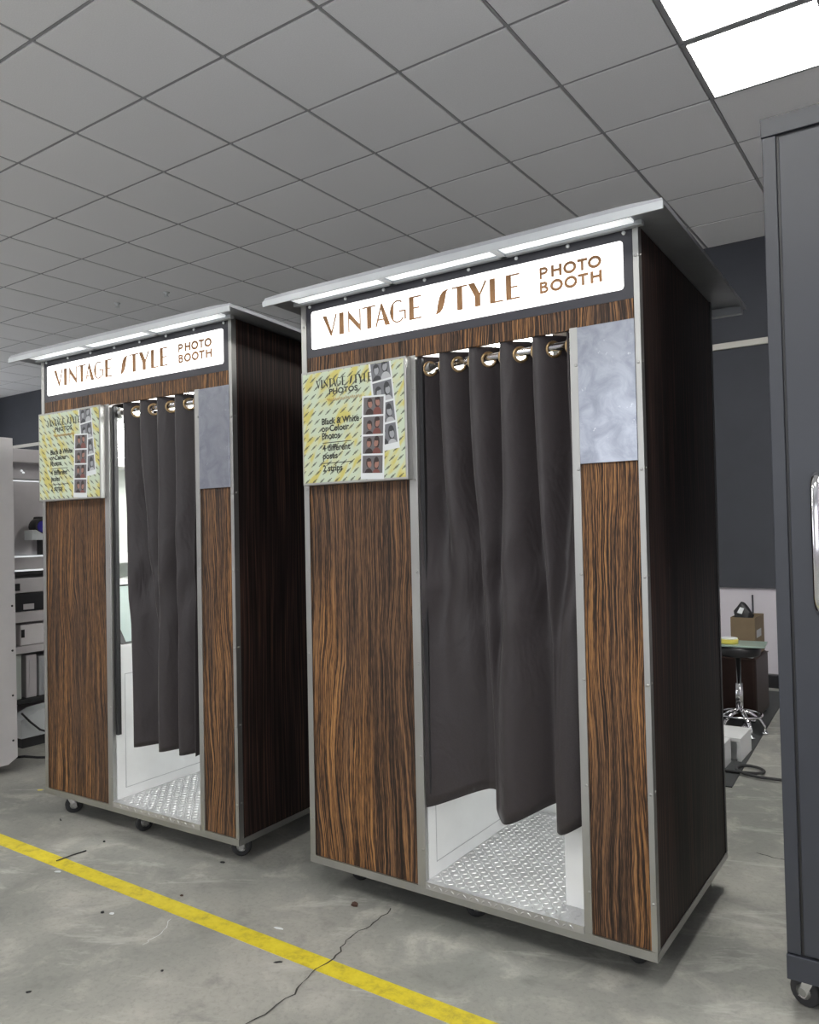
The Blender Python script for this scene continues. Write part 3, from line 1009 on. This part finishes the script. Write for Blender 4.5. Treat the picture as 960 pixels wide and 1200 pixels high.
BOOTH_A = build_booth((0, 0, 0), 0.0, 'nearer and larger wood clad photo booth with its curtain drawn across', M['poster_r'], M['wood_a'], M['wood_b'],
                      ((0.10, 0.13, -0.5), (0.62, 0.15, 2.3), (1.13, 0.13, -0.6), (1.15, 0.68, 1.0), (0.07, 0.68, 2.0)))
BL, BR = (-1.562, -0.080, 0), 0.028
BOOTH_B = build_booth(BL, BR, 'farther wood clad photo booth at left with its curtain bunched to one side', M['poster_l'], M['wood_b'], M['wood_a'],
                      ((0.09, 0.055, -0.55), (0.57, 0.07, -0.3), (1.12, 0.10, -0.9), (1.15, 0.68, 1.0), (0.07, 0.68, 2.0)))


# ---------------------------------------------------------------- curtains
def build_curtain(loc, rz, label, x_top, x_bot, nfold, bot_phase, ztop, zbot, seed, hem):
    T = thing('curtain', label, 'curtain', loc, rz, 'booth curtains')
    yc = 0.043
    (xa, xb), (ba, bb) = x_top, x_bot
    P = (xb - xa) / nfold
    ns = int(nfold * 40)
    zs = [ztop - 0.004 * i for i in range(24)]
    z = zs[-1]
    while z > zbot + 0.04:
        z -= 0.03
        zs.append(z)
    zs.append(zbot)

    def bphase(s_):
        for (s0, p0), (s1, p1) in zip(bot_phase, bot_phase[1:]):
            if s_ <= s1:
                return p0 + (p1 - p0) * (s_ - s0) / (s1 - s0)
        return bot_phase[-1][1]

    def sm(t):
        t = min(max(t, 0), 1)
        return t * t * (3 - 2 * t)

    def pos(s_, z_):
        v = (ztop - z_) / (ztop - zbot)
        ph = nfold * s_
        c = math.cos(2 * PI * ph)
        tx = xa + (xb - xa) * s_ + 0.46 * P * (1 - c) / 2 - 0.2 * P
        ty = yc - 0.036 * c + 0.007 * math.cos(4 * PI * ph + 1.2)
        bp = bphase(s_)
        f = bp - math.floor(bp)
        cb = math.cos(2 * PI * bp)
        pb_ = (bb - ba) / max(1.0, bot_phase[-1][1])
        bx = ba + (bb - ba) * s_ + 0.35 * pb_ * (1 - cb) / 2 - 0.1 * pb_
        by = yc + 0.002 - 0.034 * cb - 0.008 * c + 0.005 * math.cos(4 * PI * bp + 0.8)
        k = sm((v - 0.06) / 0.85)
        # soft creases half way down
        cr = 0.007 * math.sin(s_ * 23 + z_ * 9 + seed) * math.exp(-((v - 0.45) / 0.2) ** 2)
        cr += 0.004 * math.sin(s_ * 41 - z_ * 21 + seed) * math.exp(-((v - 0.52) / 0.12) ** 2)
        return Vector((tx * (1 - k) + bx * k, min(max(ty * (1 - k) + by * k + cr, 0.002 if s_ < 0.88 else 0.018), 0.084), z_ + hem * (1 - cb) / 2 * sm((v - 0.35) / 0.65)))

    gz = 1.807
    holes = []
    k = 0
    while True:
        s_ = (0.25 + 0.5 * k) / nfold
        if s_ >= 1:
            break
        holes.append(s_)
        k += 1
    vs = [pos(i / ns, z_) for z_ in zs for i in range(ns + 1)]
    hc = [pos(s_, gz) for s_ in holes]
    fs = []
    for j in range(len(zs) - 1):
        for i in range(ns):
            q = (j * (ns + 1) + i, j * (ns + 1) + i + 1, (j + 1) * (ns + 1) + i + 1, (j + 1) * (ns + 1) + i)
            if zs[j] > 1.75:
                c = (vs[q[0]] + vs[q[1]] + vs[q[2]] + vs[q[3]]) / 4
                if any((c - h).length < 0.0195 for h in hc):
                    continue
            fs.append(q[::-1])
    cl = MB().add(vs, fs, 0, True).build('cloth', M['curtain'], T)
    so = cl.modifiers.new('thickness', 'SOLIDIFY')
    so.thickness = 0.0016
    so.offset = 0
    for s_, h in zip(holes, hc):
        d = pos(s_ + 0.004, gz) - pos(s_ - 0.004, gz)
        d.z = 0
        d.normalize()
        ring = [h + d * (0.022 * math.cos(2 * PI * q / 24)) + Vector((0, 0, 0.022 * math.sin(2 * PI * q / 24))) for q in range(24)]
        MB().tube(ring, 0.0046, 8, 0, True).build('grommet', M['brass'], T)
    return T


build_curtain((0, 0, 0), 0.0, 'dark brown curtain on brass grommets drawn across the nearer booth', (0.494, 1.045), (0.50, 1.03), 5.0,
              [(0, 0.0), (0.56, 1.0), (0.90, 2.0), (1.0, 2.45)], 1.848, 0.372, 0.0, 0.075)
build_curtain(BL, BR, 'dark brown curtain on brass grommets bunched to the right of the farther booth', (0.60, 1.035), (0.635, 0.975), 4.0,
              [(0, 0.0), (0.44, 1.0), (0.82, 2.0), (1.0, 2.8)], 1.848, 0.385, 1.3, 0.014)

# ---------------------------------------------------------------- tall dark cabinet at the right edge
t = thing('tall_cabinet', 'tall dark grey metal cabinet with a chrome handle at the right edge', 'cabinet', (1.545, 0.10, 0))
CWD, CDP = 1.10, 0.75
MB().box(0, CWD, 0.006, CDP, 0.10, 2.296, 0, 0.003).build('body', M['black'], t)
MB().box(0, 0.034, 0.0, CDP, 0.165, 2.292, 0, 0.002).box(CWD - 0.034, CWD, 0.0, CDP, 0.165, 2.292, 0, 0.002).build('side_frame', M['cab_dark'], t)
MB().box(-0.002, CWD + 0.002, -0.004, CDP + 0.002, 2.292, 2.342, 0, 0.002).build('top_cap', M['cab_dark'], t)
MB().box(-0.001, CWD + 0.001, -0.006, CDP, 0.10, 0.163, 0, 0.002).build('bottom_rail', M['cab_dark'], t)
dr = MB().box(0.041, CWD - 0.041, -0.004, 0.016, 0.170, 2.284, 0, 0.002).build('door', M['cab_dark'], t)
hp = []
for a in range(0, 91, 15):
    hp.append((0.108, -0.004 - 0.046 * math.sin(math.radians(a)), 1.045 + 0.03 - 0.03 * math.sin(math.radians(a)) + (0.03 * (1 - math.cos(math.radians(a))))))
hp = [(0.108, -0.004, 1.055), (0.108, -0.026, 1.055), (0.108, -0.042, 1.065), (0.108, -0.050, 1.085), (0.108, -0.050, 1.22), (0.108, -0.050, 1.36), (0.108, -0.042, 1.38), (0.108, -0.026, 1.39), (0.108, -0.004, 1.39)]
MB().tube(hp, 0.0145, 14).build('handle', M['chrome'], dr)
MB().box(-0.008, 0, 0.10, 0.14, 1.30, 1.38, 0, 0.002).build('hinge', M['cab_dark'], t)
for x, y, a in ((0.05, 0.07, 1.2), (CWD - 0.06, 0.07, 0.2), (0.06, 0.65, 2.0), (CWD - 0.06, 0.65, 0.6)):
    caster(t, x, y, a)

# ---------------------------------------------------------------- left: white cabinet and equipment rack
t = thing('white_cabinet', 'white metal cabinet with chamfered lower corner at the left edge', 'cabinet', (-2.335, 0.2, 0))
MB().prism_x([(0, 1.83), (-0.75, 1.83), (-0.75, 0.085), (-0.72, 0.045), (-0.04, 0.045), (0.012, 0.075), (0.012, 0.12)], -0.6, 0.0).build('body', M['cab_white'], t)
for k in range(4):
    MB().lathe([(0.006, 0), (0.006, 0.002), (0.003, 0.004)], (0, -0.012, 0.17 + 0.245 * k), 8, 'x').build('screw', M['black'], t)
for x, y in ((-0.06, -0.1), (-0.5, -0.1), (-0.06, -0.65), (-0.5, -0.65)):
    MB().lathe([(0.018, 0.0), (0.022, 0.006), (0.022, 0.02), (0.012, 0.024), (0.012, 0.047)], (x, y, 0), 12).build('foot', M['black'], t)

t = thing('equipment_rack', 'grey open rack of electronics lit by thin strips, behind the white cabinet', 'rack', (-2.9, 0.6, 0))
MB().box(-0.45, 0, -0.25, -0.23, 0.05, 1.84).box(-0.45, 0, 0.5, 0.52, 0.05, 1.84).build('side_panel', M['equip'], t)
MB().box(-0.45, -0.43, -0.25, 0.52, 0.05, 1.84).build('back_panel', M['equip'], t)
MB().box(-0.45, 0.0, -0.25, 0.52, 1.755, 1.84, 0, 0.003).build('header', M['equip'], t)
MB().box(-0.12, -0.10, -0.23, 0.5, 1.655, 1.755).build('recess_panel', M['equip'], t)
MB().box(-0.02, -0.01, -0.23, 0.5, 1.634, 1.642).build('light_strip', M['soffit'], t)
MB().box(-0.04, -0.02, -0.23, 0.5, 1.17, 1.634).build('face_panel', M['equip'], t)
MB().box(-0.45, 0.0, -0.23, 0.5, 1.075, 1.155, 0, 0.002).build('shelf', M['equip'], t)
MB().box(-0.02, 0.004, -0.23, 0.5, 1.155, 1.165).build('light_strip', M['soffit'], t)
MB().box(-0.02, 0.004, -0.23, 0.5, 1.066, 1.075).build('light_strip', M['soffit'], t)
MB().box(-0.45, -0.02, -0.23, 0.5, 0.93, 1.02, 0, 0.002).build('shelf', M['equip'], t)
MB().box(-0.45, 0.0, -0.23, 0.5, 0.745, 0.81, 0, 0.002).build('shelf', M['equip'], t)
MB().box(-0.45, 0.0, -0.23, 0.5, 0.55, 0.595, 0, 0.002).build('shelf', M['equip'], t)
MB().box(-0.45, 0.0, -0.23, 0.5, 0.05, 0.075, 0, 0.002).build('shelf', M['rubber'], t)
MB().box(-0.02, -0.005, -0.08, -0.048, 0.945, 0.99).build('socket', M['black'], t)
for k, (y, z) in enumerate([(0.0, 1.71), (0.012, 1.697)]):
    MB().lathe([(0.006, 0), (0.007, 0.006), (0.003, 0.01)], (-0.10, y + 0.02, z), 10, 'x').build('indicator_lamp', M['soffit'], t)
c = thing('video_camera', 'black camera with a blue coated lens on the grey rack', 'camera', (-2.868, 0.645, 1.345))
MB().box(-0.045, 0.02, 0.0, 0.12, -0.05, 0.065, 0, 0.008).build('body', M['black'], c)
MB().lathe([(0.045, 0.02), (0.05, 0.03), (0.05, 0.10), (0.044, 0.105)], (0, -0.022, 0), 22, 'x').build('lens_barrel', M['black'], c)
MB().lathe([(0.038, 0.104), (0.028, 0.112), (0.012, 0.117)], (0, -0.022, 0), 20, 'x').build('lens_glass', M['lens'], c)
MB().box(-0.02, 0.02, 0.01, 0.05, -0.178, -0.05).build('mount_post', M['black'], c)
b = tag(MB().prism([(0, 0), (0.0, 0.06), (0.02, 0.062), (0.10, 0.012), (0.10, 0)], -0.1, 0.03).build('bracket', M['paper'], None, (-2.89, 0.64, 1.255)), 'small pale angled bracket below the camera on the rack', 'bracket')
b.rotation_euler = (0, 0, PI / 2 * 0.9)
b.location = (-2.78, 0.525, 1.262)
mo = thing('monitor', 'dark flat screen lying between shelves of the grey rack', 'monitor', (-2.92, 0.62, 0.812))
MB().box(-0.04, 0.0, -0.12, 0.3, 0.0, 0.112, 0, 0.003).build('screen', M['black'], mo)
MB().box(0.0, 0.002, -0.04, 0.03, 0.01, 0.045).build('sticker', M['equip'], mo)
b = thing('printer', 'pale box shaped printer in the middle of the grey rack', 'printer', (-2.94, 0.62, 0.597))
MB().box(-0.3, 0.02, -0.06, 0.10, 0.0, 0.13, 0, 0.006).build('case', M['cab_white'], b)
MB().box(0.02, 0.024, -0.055, -0.035, 0.05, 0.10).build('slot', M['black'], b)
for k, (ya, yb, zt, m) in enumerate([(-0.17, -0.03, 0.28, 'mint'), (0.0, 0.07, 0.27, 'equip'), (0.085, 0.30, 0.25, 'groove')]):
    o = MB().box(-0.3, 0.0, ya, yb, 0.0, zt, 0, 0.004).box(-0.002, 0.004, ya + 0.02, yb - 0.02, 0.03, zt - 0.03).build('electronics_box', M[m], None, (-2.93, 0.6, 0.262))
    tag(o, ['grey green electronics box on the lower shelf, partly hidden by the white cabinet', 'narrow grey electronics box on the lower shelf of the rack', 'wide grey electronics box on the lower shelf next to the far booth'][k], 'box', 'electronics boxes on the lower shelf')
MB().box(-0.45, -0.0, -0.23, 0.5, 0.235, 0.262).build('shelf', M['rubber'], t)
t2 = thing('floor_machine', 'pale machine housing with sloping top standing low in front of the rack', 'machine', (-2.80, 0.62, 0.0))
MB().prism_x([(-0.16, 0.06), (0.3, 0.06), (0.3, 0.24), (-0.05, 0.215), (-0.16, 0.17)], -0.08, 0.06).build('housing', M['paper'], t2)
MB().box(-0.08, 0.05, -0.15, 0.29, 0.0, 0.06).build('plinth', M['rubber'], t2)
t3 = MB().tube([(-2.72, 0.45, 0.22), (-2.715, 0.5, 0.16), (-2.71, 0.56, 0.10), (-2.70, 0.64, 0.06), (-2.69, 0.75, 0.04), (-2.66, 0.9, 0.012)], 0.006, 8).build('cable', M['rubber'])
tag(t3, 'black cable drooping in front of the low pale machine', 'cable')
t3 = MB().tube([(-2.60, 0.30, 0.007), (-2.55, 0.37, 0.007), (-2.46, 0.40, 0.007), (-2.38, 0.45, 0.007), (-2.3, 0.55, 0.007)], 0.007, 8).build('cable', M['rubber'])
tag(t3, 'black cable lying on the floor beside the white cabinet', 'cable')

# ---------------------------------------------------------------- right background, seen between booth and cabinet
o = MB().prism([(0, 0), (1, 0), (1, 1), (0, 1)], 0, 0.006)
o.v = []
o.f, o.mi, o.sm = [], [], []
mp = [(0.25, 1.80), (1.02, 1.88), (0.93, 3.53), (0.90, 4.3), (0.2, 4.3)]
n = len(mp)
o.add([(x, y, 0) for x, y in mp] + [(x, y, 0.006) for x, y in mp], [list(range(n - 1, -1, -1)), list(range(n, 2 * n))] + [(i, (i + 1) % n, n + (i + 1) % n, n + i) for i in range(n)])
tag(o.build('rubber_mat', M['mat_rubber']), 'dark rubber floor mat beneath the stool behind the nearer booth', 'mat')


def step_box(x1, y0, wd, dp, h, label):
    t = thing('step_box', label, 'box', (x1 - wd, y0, 0.006), 0, 'low white boxes')
    MB().box(0, wd, 0, dp, h - 0.022, h, 0, 0.002).build('top', M['white'], t)
    MB().box(0, 0.02, 0, dp, 0, h - 0.022).build('side', M['white'], t)
    MB().box(wd - 0.02, wd, 0, dp, 0, h - 0.022).build('side', M['white'], t)
    MB().box(0.02, wd - 0.02, 0.03, 0.045, 0, h - 0.022).build('riser', M['white'], t)


step_box(0.925, 2.17, 0.35, 0.13, 0.125, 'low white box on the mat, front one of two')
step_box(0.972, 2.32, 0.4, 0.26, 0.122, 'low white box on the mat, rear one of two')

sx, sy = 0.84, 2.93
t = thing('stool', 'round black swivel stool on a chrome base with foot ring', 'stool', (sx, sy, 0.006))
MB().lathe([(0.115, 0.47), (0.128, 0.48), (0.130, 0.515), (0.12, 0.528), (0.06, 0.532)], (0, 0, 0), 28).build('seat', M['black'], t)
MB().lathe([(0.022, 0.13), (0.022, 0.30), (0.014, 0.302), (0.014, 0.47)], (0, 0, 0), 16).build('column', M['chrome'], t)
ring = [(0.125 * math.cos(a), 0.125 * math.sin(a), 0.115) for a in [2 * PI * k / 32 for k in range(32)]]
MB().tube(ring, 0.008, 8, 0, True).build('foot_ring', M['chrome'], t)
for k in range(5):
    a = 2 * PI * k / 5 + 0.35
    ca, sa = math.cos(a), math.sin(a)
    f = MB().tube([(0.01 * ca, 0.01 * sa, 0.135), (0.06 * ca, 0.06 * sa, 0.12), (0.11 * ca, 0.11 * sa, 0.085), (0.135 * ca, 0.135 * sa, 0.045), (0.14 * ca, 0.14 * sa, 0.012)], [0.014, 0.013, 0.011, 0.009, 0.008], 8).build('leg', M['chrome'], t)
    MB().lathe([(0.018, 0.0), (0.02, 0.006), (0.012, 0.014)], (0.14 * ca, 0.14 * sa, 0.0), 12).build('foot', M['chrome'], f)
g = MB().box(-0.19, 0.15, -0.12, 0.12, 0, 0.01, 0, 0.002).build('glass_plate', M['glass'], None, (sx + 0.01, sy, 0.5385))
g.rotation_euler = (0, 0, 0.12)
tag(g, 'flat greenish glass plate lying on the stool seat', 'glass plate')
t = thing('tape_roll', 'yellow and white tape roll on the glass plate', 'tape roll', (0.80, 2.89, 0.549))
MB().lathe([(0.05, 0.0), (0.052, 0.004), (0.052, 0.024), (0.05, 0.028)], (0, 0, 0), 22).build('roll', M['tape'], t)
MB().lathe([(0.048, 0.028), (0.048, 0.034), (0.040, 0.036)], (0, 0, 0), 22).build('lid', M['paper'], t)

t = thing('ottoman', 'dark brown leather cube seat behind the stool', 'ottoman', (0.40, 3.2, 0.006))
MB().box(0, 0.485, 0, 0.42, 0.02, 0.41, 0, 0.02).build('cushion', M['leather'], t)
MB().box(-0.002, 0.487, -0.002, 0.422, 0.395, 0.402, 0, 0.002).build('piping', M['leather'], t)
for x in (0.03, 0.455):
    for y in (0.03, 0.39):
        MB().lathe([(0.012, 0.0), (0.015, 0.004), (0.015, 0.021)], (x, y, 0), 12).build('foot', M['chrome'], t)
t = thing('cardboard_box', 'open brown cardboard box on the leather cube seat', 'box', (0.72, 3.3, 0.4165))
bx = MB()
bx.box(0, 0.148, 0, 0.003, 0, 0.245).box(0, 0.148, 0.297, 0.3, 0, 0.245).box(0, 0.003, 0.003, 0.297, 0, 0.245).box(0.145, 0.148, 0.003, 0.297, 0, 0.245).box(0.003, 0.145, 0.003, 0.297, 0, 0.003)
bx.build('body', M['cardboard'], t)
MB().box(0.148, 0.1484, 0.05, 0.2, 0.11, 0.16).build('packing_tape', M['groove'], t)
t = thing('black_bag', 'crumpled black bag with white print poking out of the cardboard box', 'bag', (0.79, 3.36, 0.4205))
rr = random.Random(4)
bm = bmesh.new()
bmesh.ops.create_icosphere(bm, subdivisions=3, radius=1.0)
for v in bm.verts:
    q = v.co.copy()
    pk = max(0, 1 - abs(q.x * 1.3 + 0.15)) * (0.5 + 0.5 * q.z)
    v.co = Vector((q.x * (0.064 if q.z < 0.64 else 0.085), q.y * 0.05, 0.17 + q.z * 0.125 + 0.05 * pk)) * 1.0
    v.co += Vector((rr.uniform(-1, 1), rr.uniform(-1, 1), rr.uniform(-1, 1))) * 0.004
MB().bm(bm, 0).build('sack', M['black'], t)
MB().add([(-0.03, -0.052, 0.27), (0.0, -0.054, 0.262), (0.014, -0.046, 0.300), (-0.012, -0.044, 0.306)], [(0, 1, 2, 3)]).build('print', M['paper'], t)
o = MB().box(0, 0.055, 0, 0.09, 0, 0.004, 0, 0.001).build('paper_sheet', M['paper'], None, (0.815, 3.205, 0.417))
tag(o, 'white folded paper lying on the front edge of the leather seat', 'paper')
cp = []
for x, y in [(0.86, 2.06), (0.93, 2.09), (1.0, 2.10), (1.08, 2.12), (1.112, 2.168), (1.08, 2.22), (1.02, 2.235), (0.985, 2.20), (0.985, 2.14), (1.03, 2.09), (1.10, 2.07), (1.19, 2.072), (1.35, 2.09), (1.55, 2.06)]:
    cp.append((x, y))
P = []
for i in range(len(cp) - 1):
    p0, p1, p2, p3 = [Vector((*cp[min(max(i + d, 0), len(cp) - 1)], 0)) for d in (-1, 0, 1, 2)]
    for k in range(6):
        u = k / 6
        P.append(0.5 * ((2 * p1) + (p2 - p0) * u + (2 * p0 - 5 * p1 + 4 * p2 - p3) * u * u + (3 * p1 - p0 - 3 * p2 + p3) * u ** 3) + Vector((0, 0, 0.0155 if i < 3 or 8 <= i <= 9 else 0.0145)))
tag(MB().tube(P, 0.0075, 8).build('floor_cable', M['rubber']), 'looped black cable on the floor behind the nearer booth', 'cable')
o = thing('power_adapter', 'black power adapter at the foot of the pale wall', 'adapter', (0.72, 4.44, 0.0))
MB().box(0, 0.16, 0, 0.06, 0, 0.10, 0, 0.006).build('case', M['black'], o)
MB().tube([(0.15, 0.03, 0.02), (0.2, 0.02, 0.008), (0.28, -0.02, 0.008), (0.4, -0.03, 0.008)], 0.006, 8).build('lead', M['rubber'], o)


# ---------------------------------------------------------------- bits on the floor
def chip(x, y, sx_, sy_, sz_, rot, m, name, label, cat='debris'):
    rr = random.Random(int(abs(x * 1000 + y * 77)))
    bm = bmesh.new()
    bmesh.ops.create_icosphere(bm, subdivisions=1, radius=1.0)
    for v in bm.verts:
        v.co = Vector((v.co.x * sx_ * rr.uniform(0.7, 1.1), v.co.y * sy_ * rr.uniform(0.7, 1.1), max(v.co.z, -0.6) * sz_ * rr.uniform(0.8, 1.0)))
    lo = min(v.co.z for v in bm.verts)
    for v in bm.verts:
        v.co.z -= lo
    o = MB().bm(bm).build(name, M[m], None, (x, y, 0))
    o.rotation_euler = (0, 0, rot)
    tag(o, label, cat)


def fl(px, py):
    d = right * ((px - 480) / 921.763) + up * ((600 - py) / 921.763) + fwd
    k_ = -cpos.z / d.z
    return cpos.x + d.x * k_, cpos.y + d.y * k_


for px, py, a, b, h, r, m, nm, lb in [
        (416, 1062, 0.016, 0.010, 0.012, 0.3, 'stone', 'brown_stone', 'small brown stone on the floor in front of the nearer booth'),
        (71, 961, 0.022, 0.004, 0.003, -0.4, 'black', 'dark_chip', 'short dark sliver on the floor in front of the far booth'),
        (122, 987, 0.007, 0.006, 0.006, 0.2, 'black', 'dark_chip', 'small dark chip between the far booth and the yellow line'),
        (261, 1011, 0.016, 0.007, 0.004, 0.2, 'black', 'dark_chip', 'dark chip lying near the far booth front right wheel'),
        (120, 1070, 0.008, 0.006, 0.005, 0.2, 'black', 'dark_chip', 'tiny dark chip below the yellow line beside a white flake'),
        (131, 1071, 0.012, 0.008, 0.003, 0.2, 'paper', 'white_flake', 'white flake below the yellow line beside a dark chip'),
        (68, 1022, 0.018, 0.010, 0.003, 0.5, 'paper', 'white_flake', 'white flake just below the yellow line near the left edge'),
        (327, 1088, 0.022, 0.008, 0.002, 0.2, 'paper', 'white_flake', 'flat pale flake between the yellow line and the two booths'),
        (213, 1050, 0.008, 0.006, 0.004, 0.4, 'stone', 'brown_chip', 'small brown chip lying on the yellow line'),
        (33, 1163, 0.010, 0.006, 0.003, 0.9, 'black', 'dark_chip', 'small dark chip near the lower left corner'),
        (190, 1138, 0.006, 0.005, 0.003, 0.4, 'black', 'dark_chip', 'tiny dark chip on the open floor left of the crack'),
        (326, 1128, 0.016, 0.005, 0.003, 0.7, 'black', 'dark_chip', 'dark sliver below the yellow line beside the floor crack'),
        (47, 926, 0.018, 0.012, 0.003, 0.7, 'tape', 'yellow_scrap', 'pale yellow scrap on the floor at the far booth corner')]:
    x, y = fl(px, py)
    chip(x, y, a, b, h, r, m, nm, lb)
(xa, ya), (xb, yb) = fl(66, 1010), fl(101, 998)
tag(MB().tube([(xa, ya, 0.004), ((xa + xb) / 2, (ya + yb) / 2 + 0.003, 0.005), (xb, yb, 0.004)], 0.0025, 6).build('thin_stick', M['black']), 'thin dark stick lying across the yellow line', 'stick')
